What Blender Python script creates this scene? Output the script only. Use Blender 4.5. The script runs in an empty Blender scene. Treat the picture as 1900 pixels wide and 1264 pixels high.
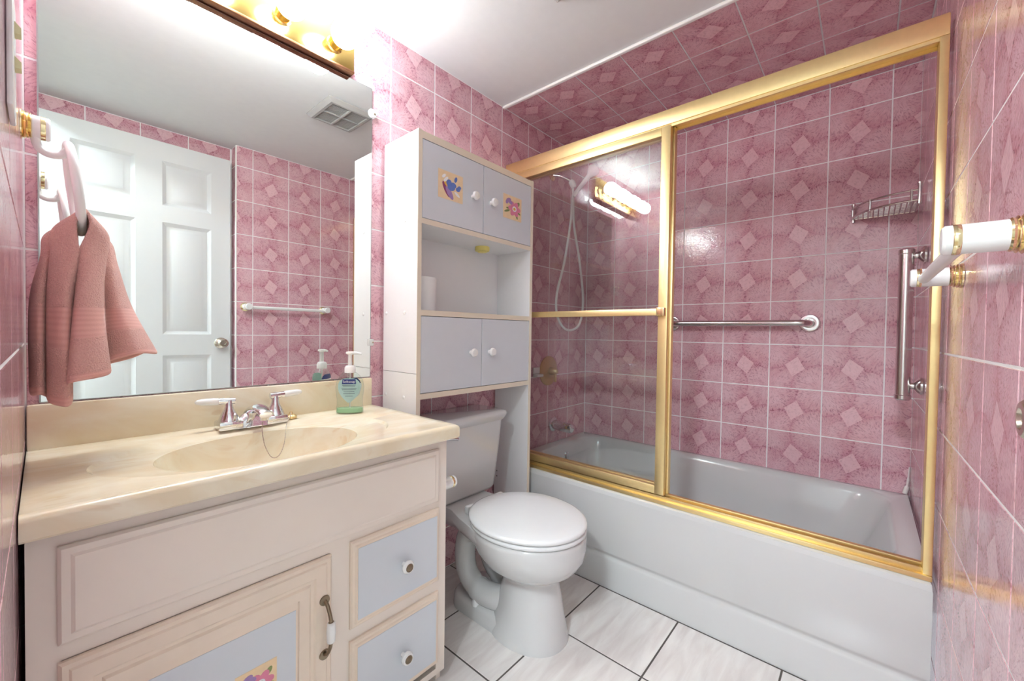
import bpy, bmesh, math, random
from mathutils import Vector, Matrix
random.seed(7)
S = bpy.context.scene
COL = S.collection
PI = math.pi

# ---------------------------------------------------------------- camera, world, exposure
H, W, D, A = 2.0894, 2.2727, 1.484, 1.485      # ceiling, tub wall, right wall, tub apron
cd = bpy.data.cameras.new('camera'); cam = bpy.data.objects.new('camera', cd); COL.objects.link(cam)
YAW, PITCH, ROLL, FPX = 0.8567, 0.0187, 0.0139, 757.93
_f = Vector((math.cos(PITCH)*math.sin(YAW), math.cos(PITCH)*math.cos(YAW), -math.sin(PITCH)))
_r = Vector((math.cos(YAW), -math.sin(YAW), 0)); _u = _r.cross(_f)
r2 = _r*math.cos(ROLL)+_u*math.sin(ROLL); u2 = -_r*math.sin(ROLL)+_u*math.cos(ROLL)
M = Matrix((r2, u2, -_f)).transposed().to_4x4(); M.translation = (0.0237, -1.3413, 1.01)
cam.matrix_world = M
cd.sensor_width = 36; cd.lens = FPX/1900*36; cd.shift_x = -1.58/1900; cd.shift_y = -0.52/1900
cd.clip_start = 0.005
S.camera = cam
w = bpy.data.worlds.new('world'); S.world = w; w.use_nodes = True
w.node_tree.nodes['Background'].inputs[0].default_value = (0.9, 0.93, 1, 1)
w.node_tree.nodes['Background'].inputs[1].default_value = 0.25
S.view_settings.view_transform = 'Standard'; S.view_settings.look = 'None'
S.view_settings.gamma = 1; S.view_settings.use_curve_mapping = False
S.view_settings.exposure = 1.40
BULB = 32.0        # radiance of the vanity globes
HALL = 86.0        # radiance of the hall ceiling lamp

# ---------------------------------------------------------------- helpers
def lin(c):
    return tuple((v/255/12.92 if v/255 <= .04045 else ((v/255+.055)/1.055)**2.4) for v in c)

class N:
    """small node-graph helper"""
    def __init__(s, name):
        s.m = bpy.data.materials.new(name); s.m.use_nodes = True
        s.t = s.m.node_tree; s.b = s.t.nodes['Principled BSDF']; s.out = s.t.nodes['Material Output']
    def n(s, typ, **kw):
        nd = s.t.nodes.new(typ)
        for k, v in kw.items(): setattr(nd, k, v)
        return nd
    def l(s, a, b): s.t.links.new(a, b)
    def put(s, sock, v):
        if isinstance(v, bpy.types.NodeSocket): s.l(v, sock)
        else: sock.default_value = v
    def math(s, op, a, b=None, clamp=False):
        nd = s.n('ShaderNodeMath', operation=op, use_clamp=clamp); s.put(nd.inputs[0], a)
        if b is not None: s.put(nd.inputs[1], b)
        return nd.outputs[0]
    def mix(s, fac, a, b):
        nd = s.n('ShaderNodeMix', data_type='RGBA'); s.put(nd.inputs[0], fac)
        s.put(nd.inputs[6], a if isinstance(a, bpy.types.NodeSocket) else tuple(a)+(1,))
        s.put(nd.inputs[7], b if isinstance(b, bpy.types.NodeSocket) else tuple(b)+(1,))
        return nd.outputs[2]
    def noise(s, vec, scale, detail=2, rough=.5, dist=0):
        nd = s.n('ShaderNodeTexNoise'); nd.inputs['Scale'].default_value = scale
        nd.inputs['Detail'].default_value = detail; nd.inputs['Roughness'].default_value = rough
        nd.inputs['Distortion'].default_value = dist
        if vec is not None: s.l(vec, nd.inputs['Vector'])
        return nd.outputs['Fac']
    def ramp(s, v, lo, hi):
        nd = s.n('ShaderNodeMapRange'); s.put(nd.inputs[0], v)
        nd.inputs[1].default_value = lo; nd.inputs[2].default_value = hi
        return nd.outputs[0]
    def bump(s, h, strength, dist=.001):
        nd = s.n('ShaderNodeBump'); nd.inputs['Strength'].default_value = strength
        nd.inputs['Distance'].default_value = dist; s.l(h, nd.inputs['Height'])
        s.l(nd.outputs[0], s.b.inputs['Normal'])
    def coord(s, kind='Object'):
        return s.n('ShaderNodeTexCoord').outputs[kind]
    def pos(s):
        return s.n('ShaderNodeNewGeometry').outputs['Position']

def plain(name, rgb, rough=.4, metal=0., vary=.03, scale=30, bump=0, coat=0, spec=None):
    """solid colour with a faint procedural mottling"""
    g = N(name); c = lin(rgb); v = g.noise(g.pos(), scale, 3)
    g.l(g.mix(v, tuple(x*(1-vary) for x in c), tuple(min(1, x*(1+vary)) for x in c)), g.b.inputs['Base Color'])
    g.b.inputs['Roughness'].default_value = rough; g.b.inputs['Metallic'].default_value = metal
    if coat: g.b.inputs['Coat Weight'].default_value = coat; g.b.inputs['Coat Roughness'].default_value = .05
    if spec is not None: g.b.inputs['Specular IOR Level'].default_value = spec
    if bump: g.bump(g.noise(g.pos(), 90, 2), bump)
    return g.m

def pink_tile():
    g = N('pink_tile'); T = .2
    co = g.n('ShaderNodeSeparateXYZ'); g.l(g.coord(), co.inputs[0])
    oi = g.n('ShaderNodeObjectInfo'); rnd = oi.outputs['Random']
    fx = g.math('SUBTRACT', g.math('MULTIPLY', g.math('GREATER_THAN', g.math('FRACT', g.math('MULTIPLY', rnd, 7.0)), .5), 2.0), 1.0)
    fy = g.math('SUBTRACT', g.math('MULTIPLY', g.math('GREATER_THAN', g.math('FRACT', g.math('MULTIPLY', rnd, 13.0)), .5), 2.0), 1.0)
    x = g.math('MULTIPLY', g.math('DIVIDE', co.outputs[0], T), fx); y = g.math('MULTIPLY', g.math('DIVIDE', co.outputs[1], T), fy)     # -.5 .. .5 on a full tile
    R = .575
    wob = g.math('MULTIPLY', g.math('SUBTRACT', g.noise(g.coord(), 90, 3, .65), .5), .07)
    def corner(cx, cy):
        dx = g.math('SUBTRACT', x, cx); dy = g.math('SUBTRACT', y, cy)
        d = g.math('SQRT', g.math('ADD', g.math('MULTIPLY', dx, dx), g.math('MULTIPLY', dy, dy)))
        an = g.math('ARCTAN2', dy, dx)
        return g.math('ADD', d, wob), an
    ds = [corner(-.5, -.5), corner(.5, .5), corner(.5, -.5), corner(-.5, .5)]
    d, an = ds[3]
    d = g.math('MINIMUM', d, 2.0)
    for dd, aa in (ds[2], ds[1], ds[0]):
        ins = g.math('LESS_THAN', dd, R)
        mx = g.n('ShaderNodeMix', data_type='FLOAT'); g.l(ins, mx.inputs[0]); g.l(d, mx.inputs[2]); g.l(dd, mx.inputs[3])
        ma = g.n('ShaderNodeMix', data_type='FLOAT'); g.l(ins, ma.inputs[0]); g.l(an, ma.inputs[2]); g.l(aa, ma.inputs[3])
        d, an = mx.outputs[0], ma.outputs[0]
    inside = g.math('LESS_THAN', d, R)
    # shading of a fan: pale at its hub, deeper rose towards its rim
    rim = g.math('POWER', g.math('DIVIDE', d, R, True), 5.0)
    line = g.math('SUBTRACT', 1.0, g.math('DIVIDE', g.math('ABSOLUTE', g.math('SUBTRACT', d, R-.008)), .02, True), True)
    # brush strokes running out from the hub
    cb = g.n('ShaderNodeCombineXYZ'); g.l(g.math('MULTIPLY', an, 6.0), cb.inputs[0]); g.l(g.math('MULTIPLY', d, 5.0), cb.inputs[1])
    g.l(g.math('MULTIPLY', rnd, 40.0), cb.inputs[2])
    strokes = g.ramp(g.noise(cb.outputs[0], 3.4, 4, .7), .50, .66)
    mott = g.noise(g.coord(), 42, 3, .6)
    base = g.mix(mott, lin((222, 170, 180)), lin((238, 198, 206)))
    drift = g.noise(g.coord(), 11, 2, .5)
    base = g.mix(g.math('MULTIPLY', g.ramp(drift, .42, .72), .45), base, lin((238, 208, 214)))
    base = g.mix(g.math('MULTIPLY', g.ramp(drift, .52, .28), .45), base, lin((206, 138, 152)))
    fan = g.mix(g.math('MULTIPLY', rim, .50), base, lin((200, 124, 140)))
    fan = g.mix(g.math('MULTIPLY', line, .14), fan, lin((176, 96, 114)))
    col = g.mix(inside, g.mix(.35, base, lin((204, 134, 148))), fan)
    # the pale lozenge in the middle
    xr = g.math('ADD', g.math('MULTIPLY', x, .97), g.math('MULTIPLY', y, .20)); yr = g.math('SUBTRACT', g.math('MULTIPLY', y, .97), g.math('MULTIPLY', x, .20))
    dia = g.math('LESS_THAN', g.math('ADD', g.math('MULTIPLY', g.math('ABSOLUTE', xr), 1.12), g.math('MULTIPLY', g.math('ABSOLUTE', yr), .92)), .212)
    st = g.math('MULTIPLY', g.math('MULTIPLY', strokes, g.math('ADD', .56, g.math('MULTIPLY', rim, .44))), g.math('SUBTRACT', 1.0, g.math('MULTIPLY', dia, .72)))
    col = g.mix(dia, col, g.mix(mott, lin((232, 186, 194)), lin((244, 206, 212))))
    col = g.mix(st, col, lin((154, 82, 100)))
    # whole tiles differ a little
    hv = g.n('ShaderNodeHueSaturation'); g.l(col, hv.inputs['Color'])
    g.l(g.math('ADD', .96, g.math('MULTIPLY', oi.outputs['Random'], .08)), hv.inputs['Value'])
    g.l(hv.outputs[0], g.b.inputs['Base Color'])
    g.b.inputs['Roughness'].default_value = .07
    g.bump(g.noise(g.pos(), 130, 2, .5), .42, .0011)
    return g.m

def glass(name, tint=(.97, .985, .98), ior=1.5, rough=0.0):
    g = N(name); g.t.nodes.remove(g.b)
    geo = g.n('ShaderNodeNewGeometry'); fr = g.n('ShaderNodeFresnel')
    mx = g.n('ShaderNodeMix', data_type='FLOAT'); g.l(geo.outputs['Backfacing'], mx.inputs[0])
    mx.inputs[2].default_value = ior; mx.inputs[3].default_value = 1/ior; g.l(mx.outputs[0], fr.inputs['IOR'])
    tr = g.n('ShaderNodeBsdfTransparent'); v = g.noise(g.pos(), 4, 2)
    g.l(g.mix(v, tint, tuple(t*.985 for t in tint)), tr.inputs[0])
    gl = g.n('ShaderNodeBsdfGlossy'); gl.inputs['Roughness'].default_value = rough
    ms = g.n('ShaderNodeMixShader'); g.l(fr.outputs[0], ms.inputs[0]); g.l(tr.outputs[0], ms.inputs[1]); g.l(gl.outputs[0], ms.inputs[2])
    g.l(ms.outputs[0], g.out.inputs[0]); return g.m

def emit(name, rgb, strength):
    g = N(name); g.b.inputs['Base Color'].default_value = (1, 1, 1, 1)
    v = g.noise(g.pos(), 5, 1); g.l(g.mix(v, rgb, tuple(x*.98 for x in rgb)), g.b.inputs['Emission Color'])
    g.b.inputs['Emission Strength'].default_value = strength; return g.m

def marble_top():
    g = N('cultured_marble'); p = g.pos()
    mp = g.n('ShaderNodeMapping'); mp.inputs['Scale'].default_value = (2.2, 6, 4); mp.inputs['Rotation'].default_value = (0, 0, .5); g.l(p, mp.inputs[0])
    v = g.noise(mp.outputs[0], 1.6, 4, .55, 2.2)
    c = g.mix(g.ramp(v, .38, .68), lin((240, 224, 192)), lin((250, 242, 220)))
    v2 = g.noise(mp.outputs[0], 2.6, 3, .5, 3.0)
    c = g.mix(g.math('MULTIPLY', g.ramp(v2, .62, .72), .35), c, lin((224, 192, 146)))
    g.l(c, g.b.inputs['Base Color']); g.b.inputs['Roughness'].default_value = .16
    g.b.inputs['Coat Weight'].default_value = .3; return g.m

def floor_mat():
    g = N('floor_tile'); mp = g.n('ShaderNodeMapping'); oi = g.n('ShaderNodeObjectInfo')
    mp.inputs['Scale'].default_value = (1.2, 7, 1); mp.inputs['Rotation'].default_value = (0, 0, .6); g.l(g.coord(), mp.inputs[0])
    cv = g.n('ShaderNodeCombineXYZ'); g.l(g.math('MULTIPLY', oi.outputs['Random'], 30.0), cv.inputs[0]); g.l(cv.outputs[0], mp.inputs['Location'])
    v = g.noise(mp.outputs[0], 4, 4, .55, .6)
    g.l(g.mix(g.ramp(v, .35, .7), lin((240, 236, 232)), lin((222, 214, 210))), g.b.inputs['Base Color'])
    g.b.inputs['Roughness'].default_value = .22; return g.m

def terry():
    g = N('terry_pink'); uv = g.n('ShaderNodeUVMap'); sx = g.n('ShaderNodeSeparateXYZ'); g.l(uv.outputs[0], sx.inputs[0])
    v = g.math('ABSOLUTE', sx.outputs[1])
    band = g.math('MULTIPLY', g.math('GREATER_THAN', v, .76), g.math('LESS_THAN', v, .855))
    hem = g.math('GREATER_THAN', v, .965); flat = g.math('MAXIMUM', band, hem)
    n1 = g.noise(g.pos(), 420, 2, .6); n2 = g.noise(g.pos(), 25, 2)
    c = g.mix(n1, lin((224, 164, 154)), lin((250, 208, 196)))
    c = g.mix(g.math('MULTIPLY', n2, .3), c, lin((208, 146, 136)))
    ribs = g.math('SINE', g.math('MULTIPLY', v, 420.0))
    c = g.mix(flat, c, g.mix(g.math('ADD', .5, g.math('MULTIPLY', ribs, .25)), lin((218, 162, 152)), lin((234, 184, 174))))
    g.l(c, g.b.inputs['Base Color']); g.b.inputs['Roughness'].default_value = .95; g.b.inputs['Specular IOR Level'].default_value = .1
    g.b.inputs['Sheen Weight'].default_value = .25
    hgt = g.math('MULTIPLY', n1, g.math('SUBTRACT', 1.0, g.math('MULTIPLY', flat, .9)))
    g.bump(hgt, 1.0, .004); return g.m

MAT = dict(
    tile=pink_tile(), grout=plain('white_grout', (252, 248, 248), .8), ceil=plain('ceiling_paint', (230, 231, 231), .85),
    fgrout=plain('floor_grout', (92, 86, 82), .9), floor=floor_mat(), porcelain=plain('porcelain', (216, 215, 214), .08, coat=.5, vary=.01),
    tub=plain('tub_enamel', (212, 212, 211), .12, coat=.4, vary=.015, scale=6), seat=plain('seat_plastic', (236, 236, 236), .1, vary=.01),
    cream=plain('cream_paint', (244, 232, 220), .4, vary=.03, scale=12), creamw=plain('cream_worn', (244, 227, 208), .5, vary=.05),
    blue=plain('blue_grey_laminate', (220, 225, 231), .45, vary=.015), white=plain('white_laminate', (244, 243, 242), .35, vary=.01),
    edge=plain('cream_edge_band', (238, 226, 206), .5, vary=.02), wplast=plain('white_plastic', (245, 245, 243), .25, vary=.01),
    door=plain('door_paint', (230, 232, 232), .35, vary=.01), trim=plain('trim_paint', (246, 244, 240), .4, vary=.01),
    gold=plain('polished_gold', (242, 224, 178), .12, 1., vary=.05, scale=60), agold=plain('antique_gold', (236, 212, 162), .22, 1., vary=.08, scale=80),
    satin=plain('satin_gold', (250, 226, 166), .40, 1., vary=.05, scale=80),
    brass=plain('lamp_brass', (226, 194, 118), .18, 1., vary=.03), underside=plain('underside_reflection', (150, 104, 76), .35, 1., vary=.2, scale=60),  # second one: brown reflection under the brass light bar, put into the colour
    chrome=plain('chrome', (228, 228, 230), .05, 1., vary=.01), steel=plain('brushed_steel', (216, 212, 210), .18, 1., vary=.05, scale=80),
    nickel=plain('satin_nickel', (206, 198, 184), .25, 1., vary=.03), pewter=plain('pewter', (142, 128, 108), .35, 1., vary=.1),
    mirror=plain('mirror_silver', (238, 242, 240), .0, 1., vary=.003), medge=plain('mirror_edge', (176, 180, 178), .3, .8),
    glass=glass('clear_glass'), bottle=glass('bottle_plastic', (.93, .97, .95), 1.35, .08), marble=marble_top(),
    paper=plain('paper', (246, 244, 242), .95), yellow=plain('yellow_plastic', (236, 222, 130), .4), terry=terry(),
    ivory=plain('ivory_plastic', (226, 214, 168), .4), hall=plain('hall_paint', (232, 232, 230), .9), hallfloor=plain('hall_floor', (170, 150, 130), .6),
    dark=plain('dark_gap', (70, 68, 66), .8), vent=plain('vent_plastic', (178, 177, 174), .5), mesh=plain('vent_mesh', (84, 82, 80), .6),
    bulb=emit('globe_glow', (.84, .95, 1), BULB), halllamp=emit('hall_lamp_glow', (.82, .94, 1), HALL),
    soap=plain('green_soap', (176, 218, 172), .15, vary=.04), lab=plain('label_teal', (176, 210, 204), .4, vary=.12, scale=60),
    navy=plain('label_navy', (38, 58, 128), .4), ltext=plain('label_white', (248, 248, 250), .5), lgrey=plain('label_print', (110, 130, 136), .5),
    peach=plain('decal_peach', (244, 218, 178), .5, vary=.1, scale=60), dpink=plain('decal_pink', (232, 140, 168), .5, vary=.12, scale=120),
    dlilac=plain('decal_lilac', (172, 140, 192), .5, vary=.1, scale=120), dblue=plain('decal_blue', (104, 130, 200), .5, vary=.15, scale=120),
    dgreen=plain('decal_green', (140, 154, 96), .5, vary=.1), dred=plain('decal_plum', (150, 74, 120), .5), dyel=plain('decal_yellow', (240, 190, 90), .5),
    caulk=plain('caulk', (240, 232, 228), .5), plasticclear=plain('frosted_clip', (226, 226, 222), .2),
    valve=plain('valve_plate', (206, 176, 132), .3, .6, vary=.05),
)

class B:
    """bmesh collector"""
    def __init__(s): s.bm = bmesh.new(); s.mi = 0
    def face(s, vs):
        try:
            f = s.bm.faces.new(vs); f.material_index = s.mi; return f
        except ValueError: return None
    def box(s, lo, hi, bev=0., seg=2):
        x0, y0, z0 = [min(a, b) for a, b in zip(lo, hi)]; x1, y1, z1 = [max(a, b) for a, b in zip(lo, hi)]
        v = [s.bm.verts.new(p) for p in ((x0,y0,z0),(x1,y0,z0),(x1,y1,z0),(x0,y1,z0),(x0,y0,z1),(x1,y0,z1),(x1,y1,z1),(x0,y1,z1))]
        fs = [s.face([v[i] for i in q]) for q in ((0,3,2,1),(4,5,6,7),(0,1,5,4),(1,2,6,5),(2,3,7,6),(3,0,4,7))]
        if bev:
            es = list({e for f in fs for e in f.edges})
            bmesh.ops.bevel(s.bm, geom=es, offset=bev, segments=seg, affect='EDGES', profile=.5, material=-1)
        return s
    def loft(s, loops, capa=True, capb=True, closed=True):
        rings = [[s.bm.verts.new(p) for p in L] for L in loops]; n = len(rings[0])
        for a, b in zip(rings, rings[1:]):
            for i in range(n if closed else n-1):
                s.face((a[i], a[(i+1) % n], b[(i+1) % n], b[i]))
        if capa: s.face(list(reversed(rings[0])))
        if capb: s.face(rings[-1])
        return s
    def lathe(s, prof, base, axis=(0,0,1), seg=28):
        ax = Vector(axis).normalized(); t = Vector((1,0,0)) if abs(ax.x) < .9 else Vector((0,1,0))
        e1 = ax.cross(t).normalized(); e2 = ax.cross(e1); o = Vector(base)
        loops = []
        for r, h in prof:
            r = max(r, 1e-5); loops.append([o+ax*h+(e1*math.cos(2*PI*i/seg)+e2*math.sin(2*PI*i/seg))*r for i in range(seg)])
        return s.loft(loops)
    def cyl(s, p0, p1, r0, r1=None, seg=24):
        p0, p1 = Vector(p0), Vector(p1)
        return s.lathe([(r0, 0), (r0 if r1 is None else r1, (p1-p0).length)], p0, p1-p0, seg)
    def tube(s, pts, r, seg=12, closed=False):
        P = [Vector(p) for p in pts]; n = len(P); loops = []; up = None
        for i in range(n):
            a = P[(i-1) % n] if (closed or i > 0) else P[i]; b = P[(i+1) % n] if (closed or i < n-1) else P[i]
            t = (b-a).normalized()
            if up is None:
                q = Vector((0,0,1)) if abs(t.z) < .9 else Vector((1,0,0)); up = (q-t*q.dot(t)).normalized()
            else: up = (up-t*up.dot(t)).normalized()
            sd = t.cross(up); rr = r[i] if isinstance(r, (list, tuple)) else r
            loops.append([P[i]+(up*math.cos(2*PI*k/seg)+sd*math.sin(2*PI*k/seg))*rr for k in range(seg)])
        if closed: loops.append(loops[0]); s.loft(loops, False, False); bmesh.ops.remove_doubles(s.bm, verts=s.bm.verts, dist=1e-6)
        else: s.loft(loops)
        return s
    def prism(s, poly, lo, hi, ax=2):
        """poly of 2-D points extruded along axis ax"""
        def P(p, h):
            q = list(p); q.insert(ax, h); return q
        return s.loft([[P(p, lo) for p in poly], [P(p, hi) for p in poly]])

WO = {}
def obj(name, b, mat, parent=None, sharp=35):
    bm = b.bm; bmesh.ops.recalc_face_normals(bm, faces=bm.faces)
    for f in bm.faces: f.smooth = True
    for e in bm.edges:
        if len(e.link_faces) == 2 and e.calc_face_angle(0) > math.radians(sharp): e.smooth = False
    if parent is None:
        vs = [v.co for v in bm.verts]
        o0 = Vector(((min(v.x for v in vs)+max(v.x for v in vs))/2, (min(v.y for v in vs)+max(v.y for v in vs))/2, min(v.z for v in vs)))
    else: o0 = WO[parent.name]
    bmesh.ops.translate(bm, verts=bm.verts, vec=-o0)
    me = bpy.data.meshes.new(name); bm.to_mesh(me); bm.free()
    for m in (mat if isinstance(mat, (list, tuple)) else [mat]): me.materials.append(MAT[m])
    o = bpy.data.objects.new(name, me); COL.objects.link(o); WO[o.name] = o0.copy()
    if parent is None: o.location = o0
    else: o.parent = parent
    return o
def tag(o, label, cat=None, group=None, kind=None):
    o['label'] = label
    if cat: o['category'] = cat
    if group: o['group'] = group
    if kind: o['kind'] = kind
    return o
def thing(name, label, cat, loc, group=None):
    o = bpy.data.objects.new(name, None); COL.objects.link(o); o.location = loc; o.empty_display_size = .05
    WO[o.name] = Vector(loc); return tag(o, label, cat, group)
def struct(name, b, mat, label, cat):
    bm = b.bm; bmesh.ops.recalc_face_normals(bm, faces=bm.faces)
    me = bpy.data.meshes.new(name); bm.to_mesh(me); bm.free()
    for m in (mat if isinstance(mat, (list, tuple)) else [mat]): me.materials.append(MAT[m])
    o = bpy.data.objects.new(name, me); COL.objects.link(o); WO[o.name] = Vector((0,0,0)); return tag(o, label, cat, kind='structure')
def spline(pts, n=8, closed=False):
    P = [Vector(p) for p in pts]; out = []; m = len(P)
    for i in range(m if closed else m-1):
        if closed: a, b, c, d = P[(i-1) % m], P[i], P[(i+1) % m], P[(i+2) % m]
        else: a, b, c, d = P[max(i-1, 0)], P[i], P[i+1], P[min(i+2, m-1)]
        for k in range(n):
            t = k/n; out.append(.5*((2*b)+(c-a)*t+(2*a-5*b+4*c-d)*t*t+(3*b-a-3*c+d)*t**3))
    if not closed: out.append(P[-1])
    return out
def rrect(cx, cy, hx, hy, r, n=5):
    out = []
    for sx, sy, a0 in ((1,1,0),(-1,1,PI/2),(-1,-1,PI),(1,-1,1.5*PI)):
        for k in range(n+1):
            a = a0+PI/2*k/n; out.append((cx+sx*(hx-r)+r*math.cos(a), cy+sy*(hy-r)+r*math.sin(a)))
    return out

TILES = {}
def lay(parent, o, U, V, ucut, vcut, mat='tile', gap=.0040, th=.006, cham=.0012, name='tile', skip=None):
    """tiles on a surface: o + u*U + v*V, front along U x V; ucut=(line, pitch, lo, hi). One child object each."""
    U, V = Vector(U), Vector(V); Nn = U.cross(V); o = Vector(o)
    def cells(c):
        line, p, lo, hi = c; k = math.floor((lo-line)/p+1e-6); out = []
        while line+k*p < hi-1e-6:
            a, b = max(lo, line+k*p), min(hi, line+(k+1)*p)
            if b-a > .008: out.append((a, b, line+(k+.5)*p))
            k += 1
        return out
    rot = Matrix((U, V, Nn)).transposed().to_4x4()
    for a0, a1, ac in cells(ucut):
        for b0, b1, bc in cells(vcut):
            if skip and skip(a0, a1, b0, b1): continue
            g = gap/2; key = (mat, th)+tuple(round(t, 4) for t in (a0-ac+g, a1-ac-g, b0-bc+g, b1-bc-g))
            if key not in TILES:
                x0, x1, y0, y1 = key[2:]; c = cham; bm = bmesh.new()
                rings = [[bm.verts.new(q) for q in ((x0+e, y0+e, z), (x1-e, y0+e, z), (x1-e, y1-e, z), (x0+e, y1-e, z))] for e, z in ((0, -th), (0, -c), (c, 0))]
                for r0, r1 in zip(rings, rings[1:]):
                    for i in range(4): bm.faces.new((r0[i], r0[(i+1) % 4], r1[(i+1) % 4], r1[i]))
                bm.faces.new(rings[-1]); me = bpy.data.meshes.new(name); bm.to_mesh(me); bm.free(); me.materials.append(MAT[mat]); TILES[key] = me
            t = bpy.data.objects.new(name, TILES[key]); COL.objects.link(t); t.parent = parent
            t.matrix_local = Matrix.Translation(o+U*ac+V*bc) @ rot

# ---------------------------------------------------------------- the room
P = .2015; ZR = (.9721-.8, .2, 0, H); G = .0009; TK = .10
DOOR_Y = 1.585       # back wall of the door niche
RX = .778            # where the right wall steps back
f = struct('floor', B().box((-.02, -DOOR_Y, -.06), (A+.02, 0, -G)), 'fgrout', 'white glazed tile floor with dark joints', 'floor')
lay(f, (0,0,0), (1,0,0), (0,1,0), (1.487, .31, 0, 1.487), (-.553, .3085, -DOOR_Y, 0), 'floor', .005, .012, .001)
wb = struct('wall_back', B().box((-.1, G, -.05), (W+.1, TK, H+.1)), 'grout', 'pink tiled wall behind the mirror and toilet', 'wall')
lay(wb, (0,0,0), (1,0,0), (0,0,1), (.6659, P, 0, W), ZR)
wt = struct('wall_tub', B().box((W+G, -D-.1, -.05), (W+TK, G, H+.1)), 'grout', 'pink tiled long wall behind the bathtub', 'wall')
lay(wt, (W,0,0), (0,-1,0), (0,0,1), (.5918, P, 0, D), (ZR[0], .2, .2, H))
wr = struct('wall_right', B().box((RX+.001, -D-G, -.05), (W+TK, -D-TK, H+.1)), 'grout', 'pink tiled wall carrying the white towel bar', 'wall')
lay(wr, (0,-D,0), (-1,0,0), (0,0,1), (-.8645, P, -W, -RX), ZR)
SK = .008            # the right wall runs slightly out of square with the tub
wr.matrix_world = Matrix.Translation((W, -D+.002, 0)) @ Matrix.Rotation(SK, 4, 'Z') @ Matrix.Translation((-W, D, 0))
def ywall(x): return -D+.002-(W-x)*SK
wn = struct('wall_niche', B().box((-.12, -DOOR_Y-G, -.05), (RX+.1, -DOOR_Y-TK, H+.1)), 'grout', 'pink tiled niche wall behind the open door', 'wall')
lay(wn, (0,-DOOR_Y,0), (-1,0,0), (0,0,1), (-.168, P, -RX, 0), ZR)
wnr = struct('wall_niche_return', B().box((RX+.0009, -DOOR_Y, -.05), (RX+.04, ywall(RX)-.002, H+.1)), 'grout', 'narrow tiled return beside the open door', 'wall')
lay(wnr, (RX,0,0), (0,-1,0), (0,0,1), (D, P, -ywall(RX)+.008, DOOR_Y), ZR)
YJ = .80
wl = struct('wall_left', B().box((-.11, -YJ, -.05), (-G, 0, H+.1)).box((-.11, -DOOR_Y-TK, 2.04), (-G, -YJ, H+.1)), 'grout', 'pink tiled wall carrying the towel ring', 'wall')
lay(wl, (0,0,0), (0,1,0), (0,0,1), (-.165, P, -YJ, 0), ZR)
c = struct('ceiling', B().box((-.11, -DOOR_Y-TK, H+G), (W+TK, TK, H+.1)), 'ceil', 'white painted ceiling, pink tiled above the bathtub', 'ceiling')
lay(c, (0,0,H), (1,0,0), (0,-1,0), (1.688, P, 1.488, W), (.5918, P, 0, D))
struct('trim_1', B().box((1.472, -D, H-.010), (1.488, 0, H+.002), .004), 'trim', 'white bead between painted and tiled ceiling', 'trim')
struct('trim_2', B().box((RX-.004, ywall(RX)-.009, 0), (RX+.004, ywall(RX)+.0005, H), .002), 'trim', 'cream corner strip where the pink wall steps back', 'trim')
struct('trim_3', B().box((-.112, -YJ-.018, 0), (-.001, -YJ, 2.04), .002).box((-.112, -DOOR_Y+.004, 0), (-.0, -DOOR_Y+.02, 2.04), .002).box((-.112, -DOOR_Y+.02, 2.02), (.0, -YJ-.018, 2.04), .002), 'trim', 'white painted lining of the open doorway', 'trim')
# the hall outside the doorway (behind the camera)
struct('floor_hall', B().box((-1.9, -2.6, -.06), (-.02, .6, -.002)), 'hallfloor', 'plain hall floor outside the doorway', 'floor')
struct('ceiling_hall', B().box((-1.9, -2.6, 2.4), (-.11, .6, 2.46)), 'ceil', 'white hall ceiling outside the doorway', 'ceiling')
struct('wall_hall', B().box((-1.96, -2.6, -.06), (-1.9, .6, 2.46)).box((-1.96, .6, -.06), (-.11, .66, 2.46)).box((-1.96, -2.66, -.06), (-.11, -2.6, 2.46)).box((-.12, 0, -.06), (-.105, .6, 2.46)).box((-.125, -2.6, -.06), (-.11, -DOOR_Y-.02, 2.46)).box((-.125, -DOOR_Y-.1, H), (-.11, 0, 2.46)), 'hall', 'pale painted hall walls outside the doorway', 'wall')
hl = thing('hall_lamp', 'round flush ceiling lamp out in the hall', 'lamp', (-.95, -1.24, 2.4))
obj('lamp_base', B().cyl((-.95, -1.24, 2.40), (-.95, -1.24, 2.375), .17), 'wplast', hl)
obj('lamp_shade', B().lathe([(.001, -.07), (.06, -.066), (.11, -.05), (.15, -.02), (.16, 0)], (-.95, -1.24, 2.375)), 'halllamp', hl)

# ---------------------------------------------------------------- bathtub
TY0, TY1, TZ = -.003, -D+.003, .392
t = thing('bathtub', 'white enamelled alcove bathtub with a plain apron', 'bathtub', ((A+W)/2, -D/2, 0))
b = B()
NA = 44
def oval(cx, cy, hx, hy, r, z, n=NA):
    pts = rrect(cx, cy, hx, hy, r, n//4-1); return [Vector((x, y, z)) for x, y in pts]
cx_, cy_ = 1.885, -D/2
hx0, hy0 = (W-.003-A)/2, (TY0-TY1)/2; cxo = (W-.003+A)/2
loops = [oval(cxo, cy_, hx0, hy0, .002, TZ-.02), oval(cxo, cy_, hx0-.003, hy0-.001, .002, TZ-.006), oval(cxo, cy_, hx0-.012, hy0-.004, .004, TZ),
         oval(cx_+.01, cy_, .335, .685, .11, TZ-.001), oval(cx_+.01, cy_, .328, .678, .11, TZ-.006), oval(cx_+.01, cy_, .318, .668, .11, TZ-.03),
         oval(cx_+.005, cy_+.02, .295, .635, .12, TZ-.16), oval(cx_+.005, cy_+.03, .27, .60, .13, TZ-.27), oval(cx_, cy_+.03, .235, .56, .13, TZ-.315), oval(cx_, cy_+.03, .17, .49, .12, TZ-.325)]
b.loft(loops, False, True)
obj('tub_basin', b, 'tub', t)
b = B()
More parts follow.
